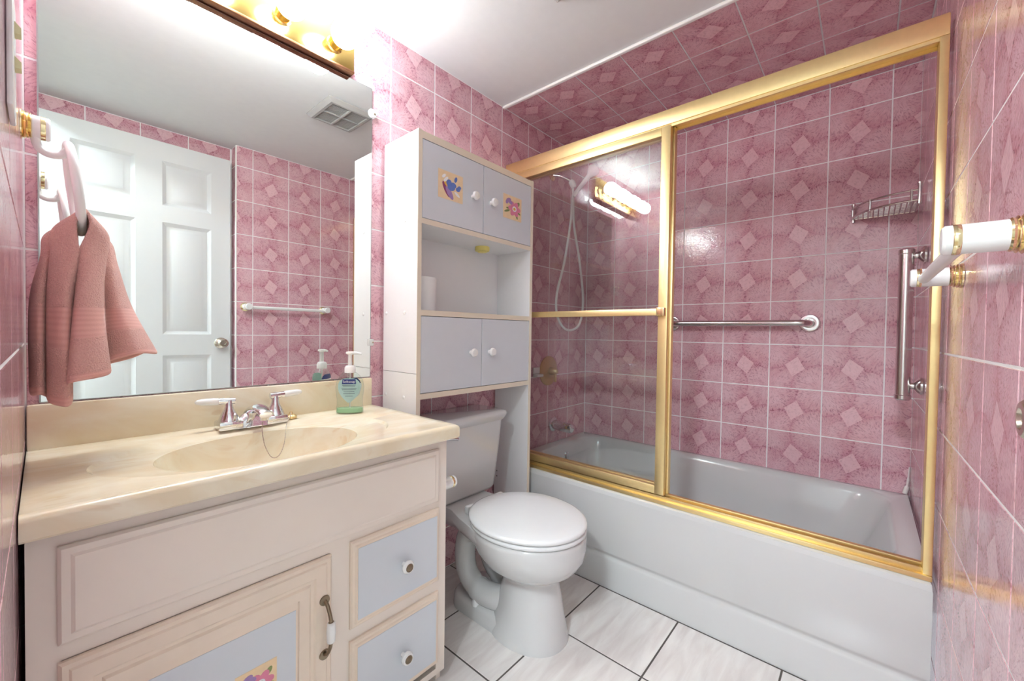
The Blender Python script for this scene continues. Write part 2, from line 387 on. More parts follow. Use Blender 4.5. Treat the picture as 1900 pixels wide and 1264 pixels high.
prof = [(A, TZ-.02), (A, .148), (A+.003, .140), (A+.009, .133), (A+.010, .127), (A+.006, .119), (A+.004, .112), (A+.004, 0)]
b.loft([[Vector((x, TY0, z)) for x, z in prof], [Vector((x, TY1, z)) for x, z in prof]], False, False, False)
obj('apron', b, 'tub', t, 60)
obj('overflow_plate', B().lathe([(.001, .014), (.022, .013), (.034, .008), (.036, 0)], (1.95, -.068, .315), (0, -1, .12)).box((1.943, -.092, .305), (1.957, -.075, .345), .003), 'chrome', t)
obj('drain', B().lathe([(.001, .004), (.02, .004), (.03, .002), (.032, 0)], (1.88, -.30, .068)), 'chrome', t)
obj('caulk_bead', B().tube(spline([(W-.004, -D+.004, .50), (W-.006, -D+.007, .45), (W-.008, -D+.010, .42), (W-.012, -D+.016, .393)], 5), [.002]*5+[.004]*5+[.008]*5+[.008]), 'caulk', t)

# ---------------------------------------------------------------- shower enclosure
XH = 1.497
fr = thing('shower_door_frame', 'gold metal frame of the sliding shower doors on the tub rim', 'door frame', (XH+.025, -D/2, TZ))
obj('header', B().box((XH, -.004, 1.764), (XH+.055, -D+.004, 1.818), .003).box((XH+.004, -.004, 1.755), (XH+.008, -D+.004, 1.766)).box((XH+.047, -.004, 1.755), (XH+.051, -D+.004, 1.766)), 'satin', fr)
obj('bottom_track', B().box((XH-.003, -.004, TZ), (XH+.055, -D+.004, TZ+.014), .002).box((XH+.010, -.004, TZ+.012), (XH+.016, -D+.004, TZ+.026), .001).box((XH+.034, -.004, TZ+.012), (XH+.05, -D+.004, TZ+.030), .002), 'satin', fr)
for y0, y1 in ((-.004, -.022), (-D+.022, -D+.004)):
    obj('jamb', B().box((XH, y0, TZ+.014), (XH+.05, y1, 1.764), .002), 'satin', fr)
def panel(x, y0, y1, label, bar):
    p = thing('shower_door_panel', label, 'shower door', (x, (y0+y1)/2, .42), 'sliding shower door panels')
    z0, z1 = .424, 1.762; hw = .011
    for a, bb in ((y0, y0-.028), (y1+.034, y1)):
        obj('stile', B().box((x-hw, a, z0), (x+hw, bb, z1), .002), 'satin', p)
    obj('top_rail', B().box((x-hw+.001, y0-.028, z1-.032), (x+hw-.001, y1+.034, z1), .002), 'satin', p)
    obj('bottom_rail', B().box((x-hw+.001, y0-.028, z0), (x+hw-.001, y1+.034, z0+.030), .002), 'satin', p)
    obj('glass_pane', B().box((x-.0025, y0-.026, z0+.02), (x+.0025, y1+.032, z1-.02)), 'glass', p)
    if bar:
        tb = obj('towel_rail', B().box((x-.034, y0-.012, 1.079), (x-.026, y1+.012, 1.104), .002), 'satin', p)
        for yy in (y0-.014, y1+.017):
            obj('rail_bracket', B().box((x-.036, yy-.014, 1.076), (x-hw, yy+.014, 1.107), .002), 'agold', tb)
panel(XH+.012, -.030, -.796, 'front sliding shower door with gold frame and flat gold towel rail', True)
panel(XH+.0405, -.028, -.802, 'rear sliding shower door behind the one with the towel rail', False)

# ---------------------------------------------------------------- shower fittings on the back wall (y = 0)
v = thing('shower_valve', 'round tan shower valve plate with handle behind the glass', 'shower valve', (1.875, 0, .80))
obj('valve_plate', B().lathe([(.082, 0), (.082, .004), (.072, .010), (.03, .016), (.001, .017)], (1.875, -.001, .80), (0, -1, 0)), 'valve', v)
obj('handle', B().lathe([(.022, .012), (.022, .03), (.018, .05), (.010, .062), (.001, .064)], (1.875, -.001, .80), (0, -1, 0)).box((1.868, -.056, .74), (1.882, -.045, .80), .004), 'valve', v)
v = thing('tub_spout', 'chrome tub spout behind the glass above the tub', 'tub spout', (1.93, 0, .49))
obj('spout_body', B().lathe([(.026, 0), (.028, .05), (.026, .11), (.020, .125), (.001, .127)], (1.93, -.004, .492), (0, -1, -.06)), 'chrome', v)
obj('escutcheon', B().lathe([(.040, 0), (.040, .004), (.03, .010), (.02, .011)], (1.93, -.001, .492), (0, -1, 0)), 'chrome', v)
v = thing('hand_shower', 'white hand shower with looping hose behind the shower glass', 'shower head', (1.89, 0, 1.87))
obj('wall_flange', B().lathe([(.03, 0), (.03, .003), (.014, .012), (.001, .013)], (1.885, -.001, 1.885), (0, -1, 0)), 'agold', v)
obj('shower_arm', B().tube(spline([(1.885, -.006, 1.885), (1.90, -.05, 1.872), (1.93, -.10, 1.842)], 6), .0095), 'chrome', v)
obj('holder', B().lathe([(.010, 0), (.017, .01), (.017, .035), (.012, .045)], (1.927, -.095, 1.85), (.35, -.3, -.9)), 'wplast', v)
hd = obj('head', B().lathe([(.011, 0), (.012, .10), (.014, .15), (.030, .18), (.034, .20), (.030, .206), (.001, .207)], (1.93, -.11, 1.76), (.50, -.35, .80)), 'wplast', v)
obj('spray_face', B().lathe([(.026, 0), (.024, .003), (.001, .004)], Vector((1.93, -.11, 1.76))+Vector((.50, -.35, .80)).normalized()*.206, (.50, -.35, .80)), 'steel', hd)
obj('hose', B().tube(spline([(1.93, -.108, 1.765), (1.925, -.10, 1.62), (1.90, -.08, 1.40), (1.862, -.06, 1.22), (1.872, -.06, 1.10), (1.95, -.07, 1.03), (2.06, -.08, 1.06), (2.085, -.09, 1.20), (2.04, -.09, 1.42), (1.975, -.09, 1.62), (1.945, -.10, 1.79), (1.935, -.10, 1.835)], 10), .0068, 10), 'wplast', v)
v = thing('soap_dish', 'small white soap dish on pink tile near the shower valve', 'soap dish', (1.775, 0, .78))
obj('dish', B().box((1.735, -.035, .775), (1.79, -.001, .79), .005).box((1.735, -.008, .79), (1.79, -.001, .825), .003), 'wplast', v)

# ---------------------------------------------------------------- grab bars and corner basket
g_ = thing('grab_bar', 'horizontal brushed steel grab bar on the long tub wall', 'grab bar', (W, -.84, 1.07), 'grab bars in the tub')
zb, xb = 1.07, W-.05
obj('bar', B().tube(spline([(W-.004, -.545, zb), (W-.03, -.545, zb), (xb, -.565, zb)], 6)+spline([(xb, -.60, zb), (xb, -1.09, zb)], 2)+spline([(xb, -1.125, zb), (W-.03, -1.146, zb), (W-.004, -1.146, zb)], 6), .0145, 16), 'steel', g_)
for yy in (-.545, -1.146):
    obj('flange', B().lathe([(.040, 0), (.040, .004), (.036, .010), (.026, .012), (.02, .010)], (W-.001, yy, zb), (-1, 0, 0)), 'steel', g_)
g_ = thing('grab_bar', 'upright chrome grab bar on the tiled end wall of the tub', 'grab bar', (1.93, -D, 1.06), 'grab bars in the tub')
xg, yg = 1.93, -1.436
obj('bar', B().lathe([(.001, -.006), (.018, -.004), (.0215, 0), (.0215, .012), (.0195, .014), (.0195, .486), (.0215, .488), (.0215, .50), (.018, .504), (.001, .506)], (xg, yg, .805)), 'steel', g_)
for zz in (.85, 1.285):
    obj('post', B().lathe([(.029, 0), (.029, .006), (.024, .012), (.012, .020), (.010, .03), (.013, .038)], (xg, -D+.001, zz), (0, 1, 0)), 'steel', g_)

k = thing('corner_basket', 'chrome wire corner basket high in the tub corner', 'basket', (W-.1, -D+.1, 1.50))
zk = 1.505; rk = .185; ccx, ccy = W-.012, -D+.012
arc = [(ccx-rk*math.cos(a), ccy+rk*math.sin(a)*1.02) for a in [PI/2*i/14 for i in range(15)]]
ring = arc+[(ccx, ccy)]
obj('base_rim', B().tube([Vector((x, y, zk)) for x, y in arc], .0042, 8).tube([(ccx, ccy+rk, zk), (ccx, ccy, zk), (ccx-rk, ccy, zk)], .0042, 8), 'steel', k)
obj('top_rail', B().tube([Vector((x, y, zk+.036)) for x, y in arc], .0036, 8), 'steel', k)
for i in range(1, 12):
    xx = ccx-rk*i/12; yy = ccy+math.sqrt(max(0, rk*rk-(rk*i/12)**2))*1.02
    obj('wire', B().cyl((xx, ccy, zk), (xx, yy, zk), .0024, seg=6), 'steel', k)
for i in range(1, 12):
    yy = ccy+rk*i/12; xx = ccx-math.sqrt(max(0, rk*rk-(rk*i/12)**2))
    obj('wire', B().cyl((ccx, yy, zk-.002), (xx, yy, zk-.002), .0024, seg=6), 'steel', k)
for i in (1, 7, 13):
    x, y = arc[i]; obj('rail_post', B().cyl((x, y, zk-.004), (x, y, zk+.04), .0042, seg=10), 'steel', k)
for x, y in ((ccx-rk, ccy), (ccx, ccy+rk)):
    obj('wall_post', B().lathe([(.001, -.018), (.006, -.014), (.006, .05), (.008, .054), (.008, .062), (.001, .066)], (x, y, zk)), 'steel', k)

# ---------------------------------------------------------------- towel bar on the right wall
ZT = 1.142
def post_y(par, x, z, y, ln, d=1, r=.0195):
    """white post with a ridged gold base and a gold band"""
    b0 = obj('post_base', B().lathe([(r*1.32, 0), (r*1.32, .003), (r*1.2, .005), (r*1.28, .008), (r*1.12, .010), (r*1.2, .013), (r*1.05, .015), (r*1.1, .018), (r, .020)], (x, y, z), (0, d, 0)), 'gold', par)
    obj('post', B().lathe([(r, .018), (r, ln-.017)], (x, y, z), (0, d, 0)), 'wplast', par)
    obj('gold_band', B().lathe([(r, ln-.018), (r+.0006, ln-.017), (r+.0006, ln-.011), (r, ln-.010)], (x, y, z), (0, d, 0)), 'gold', par)
    obj('post_cap', B().lathe([(r, ln-.011), (r, ln-.003), (r-.003, ln), (.001, ln)], (x, y, z), (0, d, 0)), 'wplast', par)
tb = thing('towel_bar', 'white towel bar with gold-ringed posts on the right wall', 'towel bar', (1.06, -D, ZT))
for xx in (.824, 1.285): post_y(tb, xx, ZT, ywall(xx)+.0006, .079)
obj('bar', B().cyl((.824, ywall(.824)+.059, ZT-.004), (1.285, ywall(1.285)+.059, ZT-.004), .0098), 'wplast', tb)

# ---------------------------------------------------------------- ceiling vent
vx0, vx1, vy0, vy1 = .893, 1.128, -.555, -.805
ve = thing('ceiling_vent', 'grey plastic exhaust vent grille in the white ceiling', 'vent', ((vx0+vx1)/2, (vy0+vy1)/2, H))
b = B(); zc = H-.0005
out_, inn = [(vx0, vy1), (vx1, vy1), (vx1, vy0), (vx0, vy0)], [(vx0+.03, vy1+.022), (vx1-.03, vy1+.022), (vx1-.03, vy0-.03), (vx0+.03, vy0-.03)]
b.loft([[Vector((x, y, zc)) for x, y in out_], [Vector((x, y, zc-.004)) for x, y in out_],
        [Vector((x+(.018 if x < 1 else -.018), y+(.012 if y < -.7 else -.018), zc-.018)) for x, y in out_], [Vector((x, y, zc-.018)) for x, y in inn], [Vector((x, y, zc-.004)) for x, y in inn]], True, True)
obj('grille_frame', b, 'vent', ve)
obj('mesh_back', B().box((vx0+.03, vy1+.022, zc-.006), (vx1-.03, vy0-.03, zc-.005)), 'mesh', ve)
mx_ = (vx0+vx1)/2; my_ = (vy0-.03+vy1+.022)/2
obj('cross_bar', B().box((mx_-.005, vy1+.02, zc-.019), (mx_+.005, vy0-.028, zc-.008), .002), 'vent', ve)
obj('cross_bar', B().box((vx0+.028, my_-.004, zc-.018), (vx1-.028, my_+.004, zc-.008), .002), 'vent', ve)
for i in range(1, 22):
    yy = vy1+.022+(vy0-.03-vy1-.022)*i/22
    obj('slat', B().box((vx0+.03, yy-.0022, zc-.012), (vx1-.03, yy+.0022, zc-.006)), 'vent', ve)

# ---------------------------------------------------------------- open door against the niche wall
dx0, dx1, dy0, dy1, dz = .012, .757, -1.527, -1.562, 1.999
dr = thing('door_1', 'white six-panel door standing open, seen in the mirror', 'door', ((dx0+dx1)/2, dy1, .01)); dr['kind'] = 'structure'
rows = ((.24, .86), (.975, 1.575), (1.665, 1.90)); cols = ((.115, .342), (.449, .664))
b = B()
for x0, x1 in ((dx0, cols[0][0]), (cols[0][1], cols[1][0]), (cols[1][1], dx1)): b.box((x0, dy1, .01), (x1, dy0, dz))
for x0, x1 in cols:
    for z0, z1 in ((.01, rows[0][0]), (rows[0][1], rows[1][0]), (rows[1][1], rows[2][0]), (rows[2][1], dz)): b.box((x0, dy1, z0), (x1, dy0, z1))
obj('door_leaf', b, 'door', dr)
for x0, x1 in cols:
    for z0, z1 in rows:
        b = B()
        def L(e, y): return [Vector((x0+e, y, z0+e)), Vector((x1-e, y, z0+e)), Vector((x1-e, y, z1-e)), Vector((x0+e, y, z1-e))]
        b.loft([L(0, dy1+.004), L(0, dy0-.001), L(.006, dy0-.004), L(.018, dy0-.010), L(.024, dy0-.010), L(.044, dy0-.003), L(.046, dy0-.0025)], True, True)
        obj('door_panel', b, 'door', dr, 20)
kn = obj('door_knob', B().lathe([(.032, 0), (.032, .004), (.026, .010), (.012, .014), (.011, .026), (.02, .034), (.0265, .043), (.0265, .052), (.018, .060), (.012, .0605), (.010, .057), (.001, .057)], (.710, dy0, .925), (0, 1, 0)), 'nickel', dr)

# ---------------------------------------------------------------- mirror
mx0, mx1, mz0, mz1 = .021, .790, .846, 1.861
mi = thing('wall_mirror', 'large frameless wall mirror above the vanity', 'mirror', ((mx0+mx1)/2, 0, mz0))
obj('mirror_glass', B().box((mx0+.001, -.0008, mz0+.001), (mx1-.001, -.0055, mz1-.001)), 'mirror', mi)
obj('mirror_edge', B().box((mx1-.001, -.0008, mz0), (mx1+.0015, -.0052, mz1)).box((mx0-.0015, -.0008, mz0), (mx0+.001, -.0052, mz1)).box((mx0, -.0008, mz0-.001), (mx1, -.0052, mz0+.001)).box((mx0, -.0008, mz1-.001), (mx1, -.0052, mz1+.001)), 'medge', mi)
cl = obj('mirror_clip', B().lathe([(.016, 0), (.016, .006), (.013, .011), (.001, .012)], (mx1+.002, -.0008, 1.775), (0, -1, 0)), 'wplast', mi)
obj('clip_screw', B().lathe([(.004, 0), (.003, .002), (.001, .0025)], (mx1+.007, -.0125, 1.773), (0, -1, 0), 10), 'pewter', cl)
for xx, zz in ((mx1, .968), (mx0-.002, .964)):
    cl = obj('mirror_clip', B().box((xx-.010, -.0008, zz-.012), (xx+.012, -.0095, zz+.012), .002), 'plasticclear', mi)
    obj('clip_screw', B().lathe([(.003, 0), (.001, .002)], (xx+(.008 if xx > .3 else -.005), -.0095, zz), (0, -1, 0), 10), 'pewter', cl)

# ---------------------------------------------------------------- vanity light bar with four globes
lb = thing('vanity_light', 'polished brass light bar above the mirror', 'lamp', (.408, 0, 1.863))
bx0, bx1, bz0, bz1 = .106, .711, 1.864, 2.003
obj('back_plate', B().box((bx0, -.0008, bz0+.006), (bx1, -.030, bz1), .003), 'brass', lb)
obj('bar_underside', B().box((bx0, -.0008, bz0), (bx1, -.032, bz0+.008), .002), 'underside', lb)  # underside of the brass bar, its dark reflection painted as a brown strip
for xx in (.178, .333, .488, .643):
    zz = 1.925
    so = obj('socket', B().lathe([(.026, 0), (.026, .003), (.021, .006), (.0205, .016), (.023, .018), (.023, .036), (.0215, .036), (.016, .030)], (xx, -.029, zz), (0, -1, 0)), 'brass', lb)
    bb = B().lathe([(.014, .0), (.016, .008)]+[(.040*math.sin(a), .046-.040*math.cos(a)) for a in [.42+(PI-.42)*i/14 for i in range(15)]], (xx, -.055, zz), (0, -1, 0))
    obj('globe_bulb', bb, 'bulb', lb)

# ---------------------------------------------------------------- vanity cabinet
FY = -.437; VX0, VX1 = .006, .783
vn = thing('vanity_cabinet', 'cream painted vanity cabinet with grey-blue drawer fronts', 'cabinet', ((VX0+VX1)/2, -.22, 0))
obj('carcass', B().box((VX0, -.006, 0), (VX0+.016, FY+.0185, .712)).box((VX1-.016, -.006, 0), (VX1, FY+.0185, .712)).box((VX0+.016, -.006, .034), (VX1-.016, FY+.0185, .05)).box((VX0+.016, -.006, .05), (VX1-.016, -.012, .712)).box((VX0+.016, FY+.06, 0), (VX1-.012, FY+.045, .034)), 'cream', vn)
FF = [(VX0, .040, .034, .712), (.446, .496, .052, .507), (.752, VX1, .034, .712), (.040, .752, .680, .712), (.040, .752, .507, .535), (.496, .752, .276, .310), (.040, .752, .034, .052)]
b = B()
for i, (x0, x1, z0, z1) in enumerate(FF): b.box((x0, FY+.018, z0), (x1, FY, z1))
obj('face_frame', b, 'cream', vn)
def raised(x0, x1, z0, z1, y, name, parent, edge=.014, mat='cream', inner=.016, lip=.012):
    def L(e, yy): return [Vector((x0+e, yy, z0+e)), Vector((x1-e, yy, z0+e)), Vector((x1-e, yy, z1-e)), Vector((x0+e, yy, z1-e))]
    return obj(name, B().loft([L(0, y), L(0, y-lip*.45), L(.004, y-lip*.75), L(edge*.75, y-lip*.78), L(edge, y-lip), L(edge+.002, y-lip)], True, True), mat, parent, 25)
raised(.037, .752, .533, .682, FY, 'false_front', vn, .018)
def knob(x, z, y, par):
    kk = obj('knob', B().lathe([(.006, 0), (.005, .010), (.008, .014), (.0155, .017), (.0165, .022), (.014, .027), (.011, .0275), (.001, .0275)], (x, y, z), (0, -1, 0)), 'wplast', par)
    obj('knob_rosette', B().lathe([(.0105, 0), (.010, .0015), (.008, .0008), (.006, .002), (.001, .0025)], (x, y-.0274, z), (0, -1, 0)), 'pewter', par)
for z0, z1 in ((.308, .515), (.072, .278)):
    d_ = raised(.493, .754, z0, z1, FY, 'drawer', vn, .013, 'creamw')
    obj('drawer_panel', B().box((.493+.016, FY-.0122, z0+.018), (.754-.012, FY-.0132, z1-.018)), 'blue', d_)
    knob(.633, (z0+z1)/2-.003, FY-.013, d_)
dx_, dX_, dz_, dZ_ = .037, .448, .052, .506
def Ld(e, yy): return [Vector((dx_+e, yy, dz_+e)), Vector((dX_-e, yy, dz_+e)), Vector((dX_-e, yy, dZ_-e)), Vector((dx_+e, yy, dZ_-e))]
vd = obj('cabinet_door', B().loft([Ld(0, FY), Ld(0, FY-.006), Ld(.004, FY-.010), Ld(.011, FY-.010), Ld(.014, FY-.013), Ld(.036, FY-.013), Ld(.040, FY-.009), Ld(.046, FY-.009), Ld(.050, FY-.013), Ld(.070, FY-.011), Ld(.072, FY-.007), Ld(.074, FY-.007)], True, True), 'creamw', vn, 22)
obj('door_panel', B().box((dx_+.076, FY-.006, dz_+.088), (dX_-.076, FY-.0080, dZ_-.088)), 'blue', vd)
def decal(name, x0, x1, z0, z1, y, blobs, par):
    """printed decal: a peach square with a few flat flower petals"""
    b = B(); b.box((x0, y, z0), (x1, y-.0005, z1)); q = .0007
    for (u, v_, ru, rv, rot, m) in blobs:
        b.mi = m; q += .00003
        pts = []
        for i in range(12):
            a = 2*PI*i/12; px, pz = ru*math.cos(a), rv*math.sin(a)
            pts.append((u+px*math.cos(rot)-pz*math.sin(rot), v_+px*math.sin(rot)+pz*math.cos(rot)))
        sx, sz = x1-x0, z1-z0
        b.loft([[Vector((x0+sx*p[0], y-.0004, z0+sz*p[1])) for p in pts], [Vector((x0+sx*p[0], y-q, z0+sz*p[1])) for p in pts]])
    return obj(name, b, ['peach', 'dpink', 'dlilac', 'dblue', 'dgreen', 'dred', 'dyel', 'ltext'], par)
def rose(u, v_, r, m, mc):
    return [(u+r*.75*math.cos(a), v_+r*.75*math.sin(a), r*.55, r*.42, a, m) for a in [2*PI*i/6 for i in range(6)]]+[(u, v_, r*.45, r*.45, 0, 1 if m != 1 else 7), (u, v_, r*.26, r*.26, 0, mc)]
BUTT = [(.22, .80, .10, .05, .8, 7), (.33, .35, .30, .10, -1.05, 5), (.45, .26, .26, .10, -1.0, 2), (.35, .55, .16, .09, -.7, 6), (.52, .50, .17, .15, .4, 3), (.42, .62, .12, .10, .9, 3), (.62, .58, .11, .09, -.5, 3), (.80, .48, .10, .08, .5, 3), (.86, .56, .07, .06, 0, 3), (.70, .80, .055, .11, -.3, 3), (.76, .28, .13, .05, -.6, 7), (.30, .70, .13, .05, .9, 7)]
ROSE = [(.20, .32, .16, .045, .4, 4), (.30, .45, .15, .045, .1, 4), (.72, .22, .16, .05, -1.2, 4), (.80, .72, .12, .07, 1.0, 4), (.85, .35, .10, .04, -.5, 4)]+rose(.60, .48, .26, 1, 6)+[(.28, .78, .14, .09, .5, 2), (.38, .72, .12, .08, -.4, 2), (.20, .70, .10, .07, 1.1, 2)]
decal('door_decal', .262, .335, .27, .342, FY-.008, ROSE, vd)
for z_, d_ in ((.413, -1), (.292, 1)):
    obj('pull_arm', B().lathe([(.0115, 0), (.0105, .003), (.001, .004)], (.430, FY-.0125, z_), (0, -1, 0)).tube(spline([(.430, FY-.0135, z_), (.431, FY-.026, z_+d_*.008), (.432, FY-.036, z_+d_*.026), (.433, FY-.038, z_+d_*.038)], 6), [.004]*18+[.006]), 'pewter', vd)
obj('ceramic_grip', B().lathe([(.006, 0), (.0085, .003), (.0095, .022), (.0085, .042), (.006, .045)], (.433, FY-.038, .3295)), 'wplast', vd)

# ---------------------------------------------------------------- vanity top with moulded basin
CX1, CY, CZ = .796, -.478, .749
vt = thing('marble_counter', 'cream cultured marble vanity top with moulded oval basin', 'countertop', (.4, -.24, .713))
b = B(); NB = 96; bcx, bcy = .372, -.285
def ang_rect(e, z):
    x0, x1, y0, y1 = .0015+e*0, CX1-e, CY+e, -.001
    out = []
    for i in range(NB):
        a = 2*PI*i/NB; c_, s_ = math.cos(a), math.sin(a)
        k_ = min(((x1-bcx)/c_ if c_ > 1e-9 else (x0-bcx)/c_ if c_ < -1e-9 else 9), ((y1-bcy)/s_ if s_ > 1e-9 else (y0-bcy)/s_ if s_ < -1e-9 else 9))
        out.append(Vector((bcx+c_*k_, bcy+s_*k_, z)))
    return out
# snap nearest samples to the rectangle corners
def ring_rect(e, z):
    pts = ang_rect(e, z)
    for cx__, cy__ in ((.0015, CY+e), (CX1-e, CY+e), (CX1-e, -.001), (.0015, -.001)):
        j = min(range(NB), key=lambda i: (pts[i].x-cx__)**2+(pts[i].y-cy__)**2); pts[j] = Vector((cx__, cy__, z))
    return pts
def ell(a_, b_, z, dx=0, dy=0):
    return [Vector((bcx+dx+a_*math.cos(2*PI*i/NB), bcy+dy+b_*math.sin(2*PI*i/NB), z)) for i in range(NB)]
loops = [ring_rect(0.004, CZ-.038), ring_rect(0, CZ-.034), ring_rect(0, CZ-.010), ring_rect(.003, CZ-.004), ring_rect(.010, CZ), ring_rect(.022, CZ-.002)]
loops += [ell(.300, .182, CZ-.002, .004, .012), ell(.293, .175, CZ-.0085, .004, .010), ell(.212, .156, CZ-.0105), ell(.205, .151, CZ-.0115)]
for i in range(1, 15):
    ro = 1-(1-.10)*(i/14)**1.5; loops.append(ell(.202*ro, .148*ro, CZ-.012-.126*(1-ro**2.8)**(1/2.0)))
b.loft(loops, False, False)
obj('counter_basin', b, 'marble', vt, 40)
b = B().box((.0015, -.0008, CZ-.004), (.790, -.021, .843), .004)
obj('backsplash', b, 'marble', vt)
obj('sink_drain', B().lathe([(.001, .001), (.012, .0), (.018, .003), (.023, .003), (.023, -.004)], (bcx, bcy, CZ-.138)), 'chrome', vt)

# ---------------------------------------------------------------- faucet
fa = thing('faucet', 'chrome two-handle faucet with white levers on the vanity', 'faucet', (.40, -.078, CZ))
fz = CZ-.002; fy = -.079
b = B().box((.318, fy-.026, fz), (.372, fy+.026, fz+.022), .004).box((.428, fy-.026, fz), (.482, fy+.026, fz+.022), .004)
lps = []
for i in range(17):
    q = -1+2*i/16; hh = .018+.024*(1-abs(q)**2.2)
    lps.append([Vector((.400+q*.040, fy+.023*math.cos(a), fz+(hh*math.sin(a) if math.sin(a) > 0 else 0))) for a in [PI*k/10 for k in range(11)]])
b.loft(lps)
obj('base_plate', b, 'chrome', fa)
sp = [Vector((.400, fy+.010, fz+.032)), Vector((.400, fy-.012, fz+.046)), Vector((.400, fy-.045, fz+.054)), Vector((.400, fy-.080, fz+.050)), Vector((.400, fy-.100, fz+.042))]
spp = spline(sp, 6); b = B(); lps = []
for i, p_ in enumerate(spp):
    tt = i/(len(spp)-1); hw = .021-.006*tt; hh = .012-.003*tt
    lps.append([p_+Vector((hw*math.cos(2*PI*q/14), 0, hh*math.sin(2*PI*q/14))) for q in range(14)])
b.loft(lps); obj('spout', b, 'chrome', fa)
obj('aerator', B().cyl((.400, fy-.090, fz+.046), (.400, fy-.090, fz+.028), .010, seg=16), 'chrome', fa)
for xx, sg, up in ((.345, -1, .0), (.456, 1, .003)):
    bl = obj('handle', B().lathe([(.024, .020), (.023, .026), (.020, .034), (.0165, .042), (.0115, .052), (.0095, .060), (.0095, .075), (.001, .076)], (xx, fy, fz)), 'chrome', fa)
    obj('lever_hub', B().lathe([(.001, -.001), (.0085, 0), (.0085, .036), (.008, .037)], (xx-sg*.013, fy, fz+.072+up), (sg, 0, .06)), 'chrome', bl)
    obj('lever', B().lathe([(.0085, 0), (.0092, .012), (.008, .036), (.005, .046), (.001, .049)], (xx+sg*.0235, fy, fz+.0742+up), (sg, 0, .06)), 'wplast', bl)
st = thing('sink_stopper', 'brass sink stopper on a hanging ball chain by the faucet', 'stopper', (.505, -.062, CZ))
obj('stopper', B().lathe([(.014, 0), (.016, .002), (.016, .008), (.012, .012), (.005, .014), (.004, .02), (.001, .021)], (.503, -.066, CZ-.001)), 'agold', st)
ch = spline([(.399, -.158, fz+.020), (.394, -.172, CZ-.002), (.395, -.188, CZ-.036), (.404, -.198, CZ-.062), (.416, -.200, CZ-.069), (.430, -.195, CZ-.060), (.444, -.182, CZ-.035), (.462, -.145, CZ-.002), (.480, -.110, CZ+.006), (.494, -.083, CZ+.010), (.503, -.066, CZ+.019)], 9)
b = B().tube(ch, .0009, 6)
for q in ch[::2]: b.lathe([(.0001, -.0017), (.0016, 0), (.0001, .0017)], q, (0, 0, 1), 6)
obj('ball_chain', b, 'nickel', st)

# ---------------------------------------------------------------- soap bottle
sx, sy, sz = .664, -.105, CZ-.001
sb = thing('soap_bottle', 'clear pump soap bottle with green soap on the vanity', 'soap bottle', (sx, sy, sz))
ca, sa = math.cos(-.62), math.sin(-.62)           # the label faces the camera
def sring(hw, hd, z, n=28):
    out = []
    for i in range(n):
        a = 2*PI*i/n; x, y = hw*math.copysign(abs(math.cos(a))**.85, math.cos(a)), hd*math.copysign(abs(math.sin(a))**.85, math.sin(a))
        out.append(Vector((sx+x*ca-y*sa, sy+x*sa+y*ca, sz+z)))
    return out
prof = [(.038, .019, 0), (.0415, .022, .003), (.041, .022, .016), (.0385, .0205, .028), (.0385, .020, .045), (.042, .021, .07), (.0425, .021, .085), (.039, .020, .103), (.030, .0175, .118), (.020, .015, .127), (.0135, .0135, .131)]
obj('bottle_body', B().loft([sring(*p_) for p_ in prof]), 'bottle', sb, 60)
obj('soap_liquid', B().loft([sring(.0365, .0175, .002), sring(.0395, .0205, .0045), sring(.0385, .0200, .0165), sring(.037, .0185, .017)]), 'soap', sb)
obj('collar', B().lathe([(.0165, .128), (.0165, .144), (.013, .150), (.007, .152)], (sx, sy, sz)), 'wplast', sb)
obj('pump_stem', B().lathe([(.0062, .150), (.0055, .184), (.008, .187)], (sx, sy, sz)), 'wplast', sb)
obj('pump_nozzle', B().lathe([(.010, .186), (.0135, .189), (.0125, .194), (.001, .1955)], (sx, sy, sz)).tube([(sx, sy, sz+.190), (sx+.018*ca, sy+.018*sa, sz+.190), (sx+.034*ca, sy+.034*sa, sz+.187)], [.0055, .0048, .0038], 10), 'wplast', sb)
obj('dip_tube', B().tube([(sx, sy, sz+.010), (sx, sy, sz+.128)], .002, 8), 'wplast', sb)
def lab_pt(u, z, out):             # point on the front of the bottle, u across, out = stand-off
    d_ = .0208*math.sqrt(max(0, 1-(u/.044)**2)) ; y = -(d_+out)
    return Vector((sx+u*ca-y*sa, sy+u*sa+y*ca, sz+z))
def lab_patch(rows_, out, mat, par, back=False, name='label'):
    """rows_: (z, left, right) strips wrapped on the bottle"""
    b = B(); gs = []
    for z, l_, r_ in rows_:
        gs.append([lab_pt(l_+(r_-l_)*i/8, z, out) for i in range(9)])
    if back: gs = [[Vector((2*sx-p.x, 2*sy-p.y, p.z)) for p in g] for g in gs]
    b.loft(gs, False, False, False); return obj(name, b, mat, par)
teard = [(.036, -.004, .004), (.044, -.012, .012), (.055, -.022, .022), (.068, -.030, .030), (.080, -.033, .033), (.092, -.033, .033), (.102, -.029, .029), (.109, -.021, .021), (.112, -.012, .012)]
lb_ = lab_patch(teard, .0012, 'lab', sb)
lab_patch([(.094, -.021, .021), (.109, -.019, .019)], .0017, 'navy', sb, name='brand_band')
for z_, hw_ in ((.0895, .020), (.0865, .018), (.0785, .022), (.0755, .020), (.0695, .016), (.0635, .017), (.0555, .011)):
    lab_patch([(z_, -hw_, hw_), (z_+.0016, -hw_, hw_)], .0017, 'lgrey', lb_, name='print_line')
lab_patch([(.040, -.010, .010), (.055, -.026, .026), (.080, -.033, .033), (.092, -.033, .033)], .0012, 'ltext', sb, True, 'back_label')
lab_patch([(.0925, -.031, .031), (.102, -.026, .026), (.109, -.017, .017)], .0012, 'navy', sb, True, 'back_label_arc')
